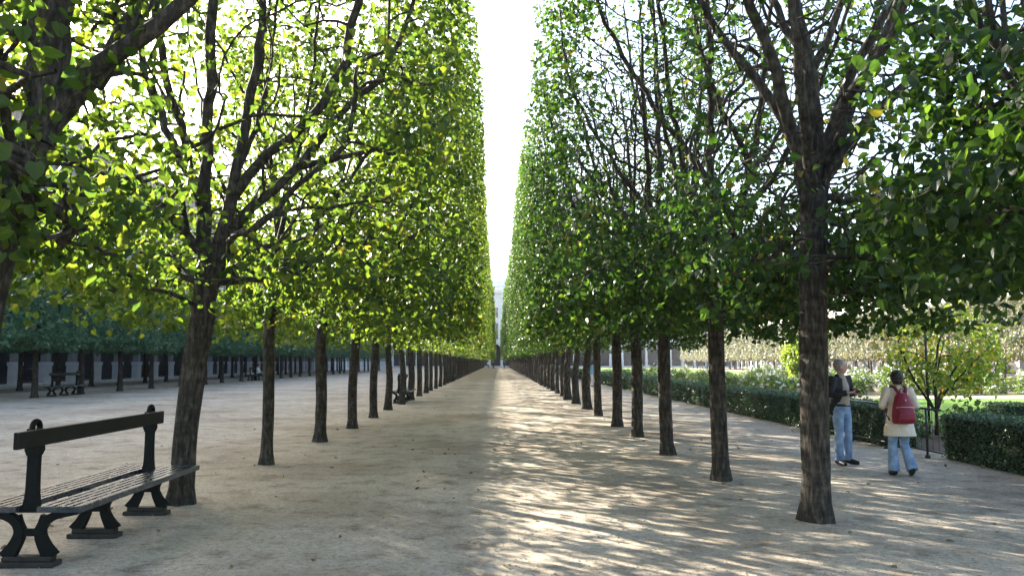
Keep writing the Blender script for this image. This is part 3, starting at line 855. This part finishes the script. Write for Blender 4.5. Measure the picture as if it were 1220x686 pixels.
def small_tree(name, label, cat, loc, stem_h, crown_lo, crown_hi, lm, seed, nleaf, size, stems=3, stake=None):
    root = thing(name, label, cat, loc)
    r = np.random.default_rng(seed)
    lo, hi = np.array(crown_lo), np.array(crown_hi)
    cen, rad = (lo+hi)/2, (hi-lo)/2
    q = r.normal(0, 1, (110, 3)); q /= np.linalg.norm(q, axis=1, keepdims=True)
    at = cen+q*rad*(r.uniform(.25, 1, (110, 1))**.5)
    tk = [(0, 0, 0), (.01, 0, stem_h*.5), (.02, 0, stem_h)]
    lm_ = [[tk[-1], (0, 0, stem_h+.5), tuple(cen+np.array((0, 0, rad[2]*.7)))]]
    for k in range(stems):
        a = k*2*PI/stems+.5
        lm_.append([(0, 0, stem_h*.6), (.3*math.cos(a)*rad[0], .3*math.sin(a)*rad[1], stem_h+.2), tuple(cen+np.array((.75*rad[0]*math.cos(a), .75*rad[1]*math.sin(a), .1)))])
    g = grow(r, tk, .045, .03, lm_, at, stem_h*.6)
    assemble(root, g, leaf_mesh('crown', np.repeat(at, nleaf//110, 0)+r.normal(0, 1, (nleaf//110*110, 3))*.16, np.repeat(q, nleaf//110, 0), size, r, 0), r, lm, False)
    if stake:
        MB().tube([(stake[0], stake[1], 0), (stake[0], stake[1], stake[2])], .028, 8).build('stake', M['railing'], root, True)
    return root
small_tree('young_tree', 'young yellowing tree with a dark stake beside the railing, behind the woman', 'tree', (10.0, 18.2, 0), 1.0, (-1.05, -1.0, .95), (1.75, 1.3, 2.95), M['leaf_young'], 41, 2100, .09, 5, (-.22, -.1, 2.7))
small_tree('young_tree', 'bright yellow-green small tree behind the hedge block on the lawn', 'tree', (22.2, 58.5, 0), .5, (-1.15, -1.1, .55), (1.15, 1.1, 3.4), M['leaf_bright'], 42, 4200, .13, 4)

def bush(seed, w, h, nl, nf, size):
    root = thing('flower_bush', 'x', 'bush')
    r = np.random.default_rng(seed)
    q = r.normal(0, 1, (nl, 3)); q /= np.linalg.norm(q, axis=1, keepdims=True); q[:, 2] = np.abs(q[:, 2])
    pos = q*np.array((w, w, h))*(r.uniform(.3, 1, (nl, 1))**.4)*(.6+.55*clump(q*1.2, r, seed)[:, None])
    link('foliage', leaf_mesh('foliage', pos, q, size, r, 1, .1), M['leaf_bed'], root)
    st = [([(0, 0, 0), tuple(pos[k]*.5+np.array((0, 0, .05))), tuple(pos[k])], [.012, .008, .004]) for k in range(14)]
    link('stem', tubes_mesh('stem', st, r), M['bark'], root)
    if nf:
        qf = r.normal(0, 1, (nf, 3)); qf /= np.linalg.norm(qf, axis=1, keepdims=True); qf[:, 2] = np.abs(qf[:, 2])
        pf = np.repeat(qf*np.array((w, w, h))*.98, 9, 0)+r.normal(0, .03, (nf*9, 3))
        link('blossom', leaf_mesh('blossom', pf, np.repeat(qf, 9, 0), .085, r, 1, -.3), M['petal'], root)
    return root
GF = 'flowering bushes in the garden beds'
bu = [bush(61, .75, 1.15, 900, 12, .12), bush(62, .9, .85, 900, 0, .12), bush(63, .7, 1.35, 900, 22, .11)]
rr = random.Random(12)
spots = []
for yy, x0, x1, st in ((40.5, 14, 34, 1.5), (44.5, 12.8, 36, 1.6), (52.5, 13, 38, 1.8), (62, 14, 39, 2.0), (74, 14, 39, 2.2), (90, 14, 39, 2.4)):
    x = x0
    while x < x1:
        spots.append((x+rr.uniform(-.3, .3), yy+rr.uniform(-.8, .8))); x += st
used = set()
for i, (x, y) in enumerate(spots):
    k = rr.randrange(3)
    if k not in used: o = bu[k]; used.add(k)
    else: o = copy_tree(bu[k])
    o.location = (x, y, 0); o.rotation_euler = (0, 0, rr.uniform(0, 6)); s = rr.uniform(.8, 1.2); o.scale = (s, s, s)
    tag(o, ('white flowering bush in the sunny beds across the lawn', 'leafy green bush without flowers in the sunny garden beds', 'tall bush full of white blossom in the sunny beds')[k], 'bush', GF)
GP = 'leafy plants along the bed behind the hedge'
pl = bush(66, .38, .55, 420, 0, .09); pl.name = 'bed_plant'
first = True
for i in range(46):
    y = 14.2+i*.95 if i < 12 else 25+(i-12)*2.2
    o = pl if first else copy_tree(pl); first = False
    o.location = (rr.uniform(8.9, 11.2), y, 0); s = rr.uniform(.75, 1.6); o.scale = (s, s, s*rr.uniform(.9, 1.3)); o.rotation_euler = (0, 0, rr.uniform(0, 6))
    tag(o, 'green leafy plant growing in the soil bed just behind the hedge and railing', 'plant', GP)

# ------------------------------------------------------------------ palace
BAY, NB, TOPZ = 3.6, 42, 18.5
def wall_meshes():
    w = MB()
    for i in range(NB):
        y = i*BAY; yc = y+BAY/2
        # arch spandrel in depth .7
        n = 10; ra = 1.50; zc = 3.7
        for s in range(n):
            a0, a1 = PI*s/n, PI*(s+1)/n
            p0 = (yc-ra*math.cos(a0), zc+ra*math.sin(a0)); p1 = (yc-ra*math.cos(a1), zc+ra*math.sin(a1))
            t0 = yc-ra*math.cos(a0); t1 = yc-ra*math.cos(a1)
            q = [w.bm.verts.new(v) for v in ((0, p0[0], p0[1]), (0, p1[0], p1[1]), (0, t1, 5.4), (0, t0, 5.4), (-.4, p0[0], p0[1]), (-.4, p1[0], p1[1]))]
            w.bm.faces.new(q[:4]); w.bm.faces.new((q[0], q[4], q[5], q[1]))
        w.box(-.4, 0, y-.0+0, y+BAY/2-ra, 3.55, 5.4); w.box(-.4, 0, yc+ra, y+BAY, 3.55, 5.4)
        w.box(.002, .16, y-.28, y+.28, 5.62, 16.7)
        w.box(.16, .24, y-.36, y+.36, 15.9, 16.7)
    w.box(-.7, -.001, 0, NB*BAY, 5.4, 16.7)
    w.box(-.9, .35, -.2, NB*BAY+.2, 5.4, 5.62)
    return w
def make_palace(label, loc, rz, group):
    root = thing('palace', label, 'building', loc, rz, group)
    wall_meshes().build('wall', M['stone'], root)
    MB().box(-.9, .55, -.3, NB*BAY+.3, 16.7, 17.05).box(-.9, .75, -.35, NB*BAY+.35, 17.05, 17.4).build('cornice', M['stone'], root)
    b = MB().box(-.25, .25, -.2, NB*BAY+.2, 17.4, 17.6).box(-.22, .22, -.2, NB*BAY+.2, TOPZ-.18, TOPZ)
    for k in range(int(NB*BAY/.4)):
        b.box(-.09, .09, k*.4+.06, k*.4+.24, 17.6, TOPZ-.18)
    b.build('balustrade', M['stone'], root)
    r = MB(); L_ = NB*BAY
    v = [r.bm.verts.new(p) for p in ((-1.2, 0, 16.8), (-1.2, L_, 16.8), (-6, L_, 20.4), (-6, 0, 20.4), (-12, 0, 16.8), (-12, L_, 16.8))]
    for f in ((0, 1, 2, 3), (3, 2, 5, 4), (0, 3, 4), (1, 5, 2)): r.bm.faces.new([v[i] for i in f])
    r.build('roof', M['slate'], root)
    MB().box(-12, -4.5, 0, L_, 0, 16.75).build('gallery_wall', M['stone_shaded'], root)
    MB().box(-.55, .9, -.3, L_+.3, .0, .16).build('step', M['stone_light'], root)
    MB().box(-4.5, -.552, -.3, L_+.3, .0, .15).build('gallery_floor', M['stone_shaded'], root)
    pier = plin = win = pane = None
    for i in range(NB+1):
        if pier is None:
            p = MB().box(-.40, .04, -.28, .28, 1.62, 3.5).box(-.44, .10, -.34, .34, 3.5, 3.68); pier = p.mesh('pier')
            p = MB().box(-.44, .10, -.36, .36, .16, 1.36).box(-.48, .15, -.41, .41, 1.36, 1.62); plin = p.mesh('plinth')
        o = link('pier', pier, M['stone'], root); o.location = (0, i*BAY, 0)
        link('plinth', plin, M['stone_light'], o)
    for i in range(NB):
        for z0, h in ((6.3, 3.6), (11.2, 2.3)):
            f = MB()
            f.box(.002, .12, -.85, -.65, 0, h).box(.002, .12, .65, .85, 0, h).box(.002, .15, -.95, .95, h, h+.22).box(.002, .14, -.95, .95, -.15, 0)
            f.box(.002, .05, -.03, .03, .0, h).box(.002, .05, -.65, .65, h*.62, h*.62+.05)
            o = link('window', WM.setdefault(h, f.mesh('window')) if h not in WM else WM[h], M['frame'], root); o.location = (0, (i+.5)*BAY, z0)
            key = ('p', h)
            if key not in WM: WM[key] = MB().box(.001, .03, -.65, .65, .01, h-.01).mesh('pane')
            link('pane', WM[key], M['glass'], o)
    return root
WM = {}
GPAL = 'arcaded palace wings around the garden'
pw = make_palace('shaded arcaded stone wing behind the low trees on the left', (-32.0, 18, 0), 0, GPAL)
pe = copy_tree(pw); pe.location = (60, 18+NB*BAY+30, 0); pe.rotation_euler = (0, 0, PI)
tag(pe, 'sunlit arcaded stone wing behind the pale trees on the right', 'building', GPAL)
pn = copy_tree(pw); pn.location = (-60, 238, 0); pn.rotation_euler = (0, 0, -PI/2); pn.scale = (1, 1, 1.3)
tag(pn, 'pale palace wing closing the far end of the aisle', 'building', GPAL)
pale = simple('limestone_sun_haze', (.62, .60, .56), .85, .1, 1.2)  # lighter limestone copy: far haze and east sunlight put into the colour
for wing in (pn, pe):
    for c in wing.children:
        if c.name.split('.')[0] in ('wall', 'cornice', 'balustrade', 'roof', 'pier'):
            c.material_slots[0].link = 'OBJECT'; c.material_slots[0].material = pale
# the left wing goes on towards the far end
pw2 = copy_tree(pw); pw2.location = (-32.0, 18+NB*BAY+.8, 0)
tag(pw2, 'further shaded stone wing continuing the left arcade into the distance', 'building', GPAL)

# ------------------------------------------------------------------ people
def remesh(o, vox, smooth=6):
    m = o.modifiers.new('join', 'REMESH'); m.mode = 'VOXEL'; m.voxel_size = vox; m.use_smooth_shade = True
    if smooth:
        s = o.modifiers.new('soft', 'SMOOTH'); s.factor = .5; s.iterations = smooth
    return o

def lerp(a, b, t): return tuple(a[i]+(b[i]-a[i])*t for i in range(3))

def hand(mb, wrist, direction, palm_n, side, curl=.9):
    d = Vector(direction).normalized(); n = Vector(palm_n); n = (n-d*n.dot(d)).normalized(); s = d.cross(n)*side
    w = Vector(wrist)
    mb.tube([w-d*.02, w+d*.03, w+d*.085], [.026, .036, .038], 10, .55, n)
    for k, ln in enumerate((.066, .076, .07, .055)):
        b = w+d*.075+s*(.027-.018*k)
        p = [b]; a = 0
        for q in range(3):
            a += curl*(.35 if q == 0 else .6)
            p.append(p[-1]+(d*math.cos(a)+n*math.sin(a))*ln*(.45, .32, .26)[q])
        mb.tube(p, [.0095, .009, .0085, .0065], 7)
    b = w+d*.02+s*.028
    mb.tube([b, b+(d*.6+s*.7).normalized()*.035, b+(d*.9+s*.35+n*.35).normalized()*.066], [.014, .011, .008], 7)

def head(mb, c, yaw, k=1.0):
    """head with features; faces +y turned by yaw"""
    Rm = Matrix.Rotation(yaw, 3, 'Z'); c = Vector(c)
    def at(x, y, z): return c+Rm @ Vector((x*k, y*k, z*k))
    mb.ell(at(0, -.012, .03), (.074*k, .092*k, .085*k), mat=Rm)
    mb.ell(at(0, .018, -.03), (.057*k, .068*k, .075*k), mat=Rm)
    mb.ell(at(0, .058, -.082), (.024*k, .022*k, .020*k), 10, 8, Rm)              # chin
    mb.tube([at(0, .082, .022), at(0, .098, -.008), at(0, .106, -.026)], [.009*k, .012*k, .014*k], 8)  # nose
    mb.tube([at(-.035, .076, .036), at(0, .086, .034), at(.035, .076, .036)], [.010*k, .010*k, .010*k], 8)  # brow
    for s in (-1, 1):
        mb.ell(at(s*.076, -.008, -.008), (.012*k, .020*k, .032*k), 10, 8, Rm)      # ear
        mb.ell(at(s*.038, .062, -.022), (.018*k, .018*k, .018*k), 10, 8, Rm)      # cheek
    mb.tube([at(-.02, .080, -.055), at(0, .086, -.055), at(.02, .080, -.055)], [.006*k, .009*k, .006*k], 8)
    return at, Rm

def make_person(name_label, loc, rz, H, J, wear, vox=.011, group=None, feats=True):
    """J: joints in a 1.7 m frame. wear: materials and options"""
    root = thing('person', name_label, 'person', loc, rz, group)
    k = H/1.7
    root.scale = (k, k, k)
    b = MB()
    pel = J.get('pelvis', (0, 0, .92)); ch = J.get('chest', (0, 0, 1.28)); nk = J.get('neck', (0, -.005, 1.45)); hd = J.get('head', (0, .02, 1.585))
    b.loft([(pel[0], pel[1], pel[2]-.08, .14, .10), (pel[0], pel[1], pel[2]+.02, .158, .11), (*lerp(pel, ch, .4), .13, .095), (*ch, .155, .105), (*lerp(ch, nk, .6), .15, .085), (*lerp(ch, nk, .9), .075, .06)])
    b.tube([lerp(ch, nk, .7), nk, lerp(nk, hd, .7)], [.07, .055, .05], 14)
    at, Rm = head(b, hd, J.get('yaw', 0))
    for s, S in ((-1, 'l'), (1, 'r')):
        sh = J.get('sh_'+S, (ch[0]+s*.175, ch[1]-.005, 1.40)); el = J['el_'+S]; wr = J['wr_'+S]
        b.tube([lerp(ch, sh, .6), sh, lerp(sh, el, .5), el, lerp(el, wr, .35), wr], [.055, .058, .048, .040, .040, .027], 12)
        hand(b, wr, J.get('hd_'+S, Vector(wr)-Vector(el)), J.get('pn_'+S, (0, 1, 0)), -s if S == 'l' else s, J.get('curl', .8))
        hp = (pel[0]+s*.085, pel[1], pel[2]-.04); kn = J['kn_'+S]; an = J['an_'+S]
        b.tube([hp, lerp(hp, kn, .45), kn, lerp(kn, an, .35), an], [.085, .075, .054, .055, .036], 14)
        td = J.get('toe_'+S, (0, 1, 0)); td = Vector(td).normalized()
        b.tube([Vector(an)-td*.045-Vector((0, 0, .035)), Vector(an)+td*.06-Vector((0, 0, .04)), Vector(an)+td*.16-Vector((0, 0, .052))], [.034, .036, .024], 10)
    body = b.build('body', M['skin'], root, True); remesh(body, vox)
    # trousers
    tr = MB()
    tr.loft([(pel[0], pel[1], pel[2]-.10, .150, .112), (pel[0], pel[1], pel[2]-.02, .172, .126), (pel[0], pel[1], pel[2]+.10, .150, .110)])
    for s, S in ((-1, 'l'), (1, 'r')):
        hp = (pel[0]+s*.085, pel[1], pel[2]-.05); kn = J['kn_'+S]; an = J['an_'+S]
        hem = lerp(kn, an, 1.04)
        fl = wear.get('flare', .062)
        tr.tube([hp, lerp(hp, kn, .4), kn, lerp(kn, an, .5), hem], [.098, .090, .069, .5*(.069+fl), fl], 16)
    remesh(tr.build('trousers', wear['trousers'], root, True), vox, 3)
    for s, S in ((-1, 'l'), (1, 'r')):
        an = Vector(J['an_'+S]); td = Vector(J.get('toe_'+S, (0, 1, 0))).normalized()
        sd = Vector((td.y, -td.x, 0))
        sh_ = MB()
        sh_.tube([an-td*.065-Vector((0, 0, .04)), an-td*.01-Vector((0, 0, .02)), an+td*.09-Vector((0, 0, .042)), an+td*.185-Vector((0, 0, .056))], [.040, .052, .046, .030], 12)
        so = remesh(sh_.build('shoe', M['shoe'], root, True), .008, 3)
    # upper garment
    up = MB(); hem = wear['hem']; hw = wear.get('hem_w', .18)
    top = wear.get('shift', 0)
    zc = wear.get('waist_z', 1.08)
    up.loft([(pel[0], pel[1]+top-wear.get('open', 0)*1.6, hem, hw, hw*.72), (pel[0], pel[1]+top-wear.get('open', 0), (hem+zc)/2, (hw+.165)/2+.004, .128), (*lerp(pel, ch, .45)[:1], lerp(pel, ch, .45)[1]+top, zc, .168, .124), (ch[0], ch[1]+top, ch[2], .186, .130), (*lerp(ch, nk, .62)[:1], lerp(ch, nk, .62)[1]+top, lerp(ch, nk, .62)[2], .172, .105), (nk[0], nk[1]+top, nk[2]-.035, .092, .078), (nk[0], nk[1]+top, nk[2]+.012, .072, .066)], 28)
    for s, S in ((-1, 'l'), (1, 'r')):
        sh = J.get('sh_'+S, (ch[0]+s*.175, ch[1]-.005, 1.40)); el = J['el_'+S]; wr = J['wr_'+S]
        up.tube([lerp(ch, sh, .7), sh, lerp(sh, el, .5), el, lerp(el, wr, .5), lerp(el, wr, wear.get('cuff', .9))], [.07, .075, .068, .062, .056, .050], 14)
    g = remesh(up.build(wear['upper_name'], wear['upper'], root, True), vox, 4)
    tex = bpy.data.textures.new('cloth_folds', 'CLOUDS'); tex.noise_scale = .11
    dm = g.modifiers.new('folds', 'DISPLACE'); dm.texture = tex; dm.strength = .022; dm.mid_level = .5; dm.texture_coords = 'LOCAL'
    # hair
    hb = MB()
    hk = wear.get('hair_r', (.090, .098, .098))
    hb.ell(at(0, -.030, .040), hk, 26, 18, Rm)
    if wear.get('bob'):
        hb.ell(at(0, -.045, -.02), (.096, .075, .085), 22, 14, Rm)
    else:
        hb.ell(at(0, -.055, -.005), (.080, .050, .07), 22, 14, Rm)
    h = remesh(hb.build('hair', wear['hair'], root, True), .009, 2)
    tx = bpy.data.textures.new('hair_locks', 'CLOUDS'); tx.noise_scale = .025
    dm = h.modifiers.new('locks', 'DISPLACE'); dm.texture = tx; dm.strength = .018; dm.mid_level = .5; dm.texture_coords = 'LOCAL'
    if feats:
        for s in (-1, 1):
            MB().ell(at(s*.031, .083, .014), (.010, .006, .006), 10, 8, Rm).build('eye', M['eye'], root, True)
        MB().tube([at(-.021, .086, -.056), at(0, .0945, -.055), at(.021, .086, -.056)], [.003, .006, .003], 8).build('mouth', M['lip'], root, True)
    return root, at, Rm

GPP = 'people in the garden'
# woman walking away with the red backpack
JW = dict(pelvis=(0, 0, .90), chest=(0, .02, 1.26), neck=(0, .03, 1.44), head=(.0, .065, 1.575), yaw=.15,
          el_l=(-.275, -.03, 1.14), wr_l=(-.17, .20, 1.10), el_r=(.265, -.04, 1.13), wr_r=(.17, .19, 1.10),
          kn_l=(-.10, .06, .50), an_l=(-.115, -.0, .085), kn_r=(.105, .10, .49), an_r=(.135, -.10, .115), toe_r=(.25, 1, -.25))
W, at, Rm = make_person('person seen from behind in a cream coat and blue jeans with a red backpack', (5.97, 11.88, 0), R(-6), 1.53, JW,
    dict(trousers=M['denim'], flare=.092, upper=M['coat'], upper_name='coat', hem=.64, hem_w=.262, hair=M['hair_dark'], hair_r=(.100, .105, .108), bob=True))
bp = MB()
bp.loft([(0, -.165, .85, .15, .075), (0, -.185, .88, .178, .10), (0, -.195, 1.00, .182, .12), (0, -.185, 1.17, .158, .10), (0, -.165, 1.30, .11, .075), (0, -.15, 1.35, .065, .045)], 28)
pack = thing('backpack', 'red backpack worn on the back of the person in the cream coat', 'backpack', W.location, R(-6)); pack.scale = W.scale
remesh(bp.build('bag_body', M['red'], pack, True), .012, 4)
for s in (-1, 1):
    MB().tube([(s*.05, -.17, 1.34), (s*.09, -.10, 1.435), (s*.115, -.01, 1.462), (s*.13, .10, 1.41), (s*.15, .16, 1.28), (s*.175, .10, 1.02), (s*.18, -.07, .90)], [.028]*7, 8, .45, Vector((0, 1, 0))).build('strap', M['red_dark'], pack, True)
MB().tube([(-.03, -.15, 1.36), (-.02, -.155, 1.42), (.02, -.155, 1.42), (.03, -.15, 1.36)], .010, 6).build('carry_loop', M['red_dark'], pack, True)
MB().tube([(-.150, -.285, 1.115), (-.06, -.312, 1.125), (.06, -.312, 1.125), (.150, -.285, 1.115)], .006, 6).build('zip', M['metal'], pack, True)
fp = MB().loft([(0, -.300, .875, .125, .03), (0, -.315, .93, .14, .04), (0, -.318, 1.02, .135, .035), (0, -.305, 1.08, .12, .025)], 24)
remesh(fp.build('front_pocket', M['red'], pack, True), .01, 3)
MB().ell((0, -.300, 1.235), (.014, .008, .014), 10, 8).build('badge', M['metal'], pack, True)

# man standing half behind the trunk, turned to her
JM = dict(yaw=.75, head=(.01, .03, 1.585), el_l=(-.255, .0, 1.13), wr_l=(-.10, .225, 1.20), el_r=(.25, .02, 1.13), wr_r=(.09, .235, 1.17),
          kn_l=(-.10, .03, .50), an_l=(-.125, -.01, .085), kn_r=(.10, .02, .50), an_r=(.12, .02, .085), toe_l=(-.3, 1, 0), toe_r=(.35, 1, 0), curl=1.1,
          pn_l=(.6, .2, -.5), pn_r=(-.6, .2, -.5), hd_l=(.8, .5, -.1), hd_r=(-.8, .5, .1))
MN, at, Rm = make_person('person in an open black jacket and faded jeans standing beside the nearest right trunk', (5.65, 13.14, 0), R(-152), 1.70, JM,
    dict(trousers=M['denim'], flare=.072, upper=M['black_cloth'], upper_name='jacket', hem=.80, hem_w=.185, open=.028, shift=-.014, hair=M['hair_grey'], hair_r=(.084, .094, .088)))
sh = MB().loft([(0, .020, .955, .130, .114), (0, .026, 1.05, .115, .112), (0, .034, 1.26, .100, .110), (0, .016, 1.38, .08, .085), (0, .008, 1.47, .062, .062)], 24)
remesh(sh.build('shirt', M['shirt'], MN, True), .011, 3)
MB().loft([(0, .008, .945, .158, .124), (0, .008, .985, .156, .123)], 28).build('belt', M['shoe'], MN, True)
cam_ = thing('compact_camera', 'small dark red camera held in the hands of the person in the black jacket', 'camera', MN.location, R(-152))
MB().box(-.045, .045, .315, .34, 1.165, 1.225).build('camera_body', M['red_dark'], cam_, False, .005)
MB().tube([(0, .34, 1.195), (0, .358, 1.195)], .02, 14).build('lens', M['shoe'], cam_, True)

def std(**k):
    J = dict(el_l=(-.24, .0, 1.13), wr_l=(-.23, .06, .90), el_r=(.24, .0, 1.13), wr_r=(.23, .06, .90), kn_l=(-.09, .03, .50), an_l=(-.10, 0, .085), kn_r=(.09, .02, .50), an_r=(.10, 0, .085))
    J.update(k); return J
make_person('distant person in a light blue shirt glimpsed between right row trunks', (6.25, 52.5, 0), R(-40), 1.66, std(),
    dict(trousers=M['white_cloth'], upper=M['blue_shirt'], upper_name='shirt', hem=.82, hem_w=.18, hair=M['hair_dark'], hair_r=(.098, .105, .105)), .02, GPP, False)
for x, y, up, lab in ((-.9, 172, 'black_cloth', 'tiny dark clothed person at the far end of the aisle, left of centre'), (1.5, 178, 'black_cloth', 'tiny dark clothed person at the far end of the aisle, right of centre'),
                      (-2.2, 190, 'white_cloth', 'tiny person in white at the far end of the aisle')):
    make_person(lab, (x, y, 0), R(180), 1.7, std(), dict(trousers=M['black_cloth'], upper=M[up], upper_name='jacket', hem=.82, hair=M['hair_dark']), .03, GPP, False)
# seated on the far bench before the arcade
JS = dict(pelvis=(0, 0, .58), chest=(0, -.02, .98), neck=(0, .0, 1.16), head=(0, .03, 1.30), sh_l=(-.175, -.02, 1.10), sh_r=(.175, -.02, 1.10), el_l=(-.23, .05, .85), wr_l=(-.12, .26, .74), el_r=(.23, .05, .85), wr_r=(.12, .26, .74),
          kn_l=(-.10, .42, .55), an_l=(-.10, .44, .085), kn_r=(.10, .42, .55), an_r=(.10, .46, .085))
make_person('seated person in white on the far bench before the arcade', (-21.08, 70.9, 0), R(-90), 1.68, JS,
    dict(trousers=M['black_cloth'], upper=M['white_cloth'], upper_name='shirt', hem=.56, hem_w=.17, waist_z=.78, hair=M['hair_dark']), .02, GPP, False)

hz = MB().box(-150, 150, -50, 345, -1, 27).build('haze', None); tag(hz, 'thin bright haze in the air of the garden', 'haze', kind='stuff')
hm = bpy.data.materials.new('thin_haze'); hm.use_nodes = True
for n_ in list(hm.node_tree.nodes):
    if n_.type == 'BSDF_PRINCIPLED': hm.node_tree.nodes.remove(n_)
pv = hm.node_tree.nodes.new('ShaderNodeVolumePrincipled')
pv.inputs['Color'].default_value = (.93, .96, 1, 1); pv.inputs['Density'].default_value = .0002; pv.inputs['Anisotropy'].default_value = .3
hm.node_tree.links.new(pv.outputs[0], hm.node_tree.nodes['Material Output'].inputs['Volume'])
hz.data.materials.append(hm)

# ------------------------------------------------------------------ light, sky, camera
AZ, EL = R(43), R(21.6)          # sun: degrees left of straight ahead, height
w = bpy.data.worlds.new('World'); scene.world = w; w.use_nodes = True
nt = w.node_tree
sky = nt.nodes.new('ShaderNodeTexSky'); sky.sky_type = 'NISHITA'; sky.sun_disc = False
sky.sun_elevation = EL; sky.sun_rotation = -AZ; sky.dust_density = 2.5; sky.air_density = 1.0; sky.ozone_density = 1.0
bg = nt.nodes['Background']; bg.inputs['Strength'].default_value = .085
nt.links.new(sky.outputs[0], bg.inputs['Color'])
sd = bpy.data.lights.new('sun', 'SUN'); sd.energy = 5.0; sd.angle = R(.55); sd.color = (1.0, .93, .82)
so = bpy.data.objects.new('sun', sd); col.objects.link(so)
d = Vector((-math.sin(AZ)*math.cos(EL), math.cos(AZ)*math.cos(EL), math.sin(EL)))
so.rotation_euler = d.to_track_quat('Z', 'Y').to_euler(); so.location = d*60

cd = bpy.data.cameras.new('camera'); cam = bpy.data.objects.new('camera', cd); col.objects.link(cam)
cd.sensor_width = 36; cd.lens = 36*950/1220; cd.clip_start = .05; cd.clip_end = 2000
cam.location = (0, 0, 1.68)
cam.rotation_euler = (R(90)+math.atan(87/950), 0, -math.atan(17/950))
scene.camera = cam
scene.view_settings.view_transform = 'Standard'; scene.view_settings.look = 'None'
scene.view_settings.exposure = 3.0; scene.view_settings.gamma = 1.0
scene.cycles.max_bounces = 8; scene.cycles.diffuse_bounces = 4; scene.cycles.transmission_bounces = 5; scene.cycles.glossy_bounces = 2
scene.cycles.sample_clamp_indirect = 6.0
scene.cycles.use_denoising = True
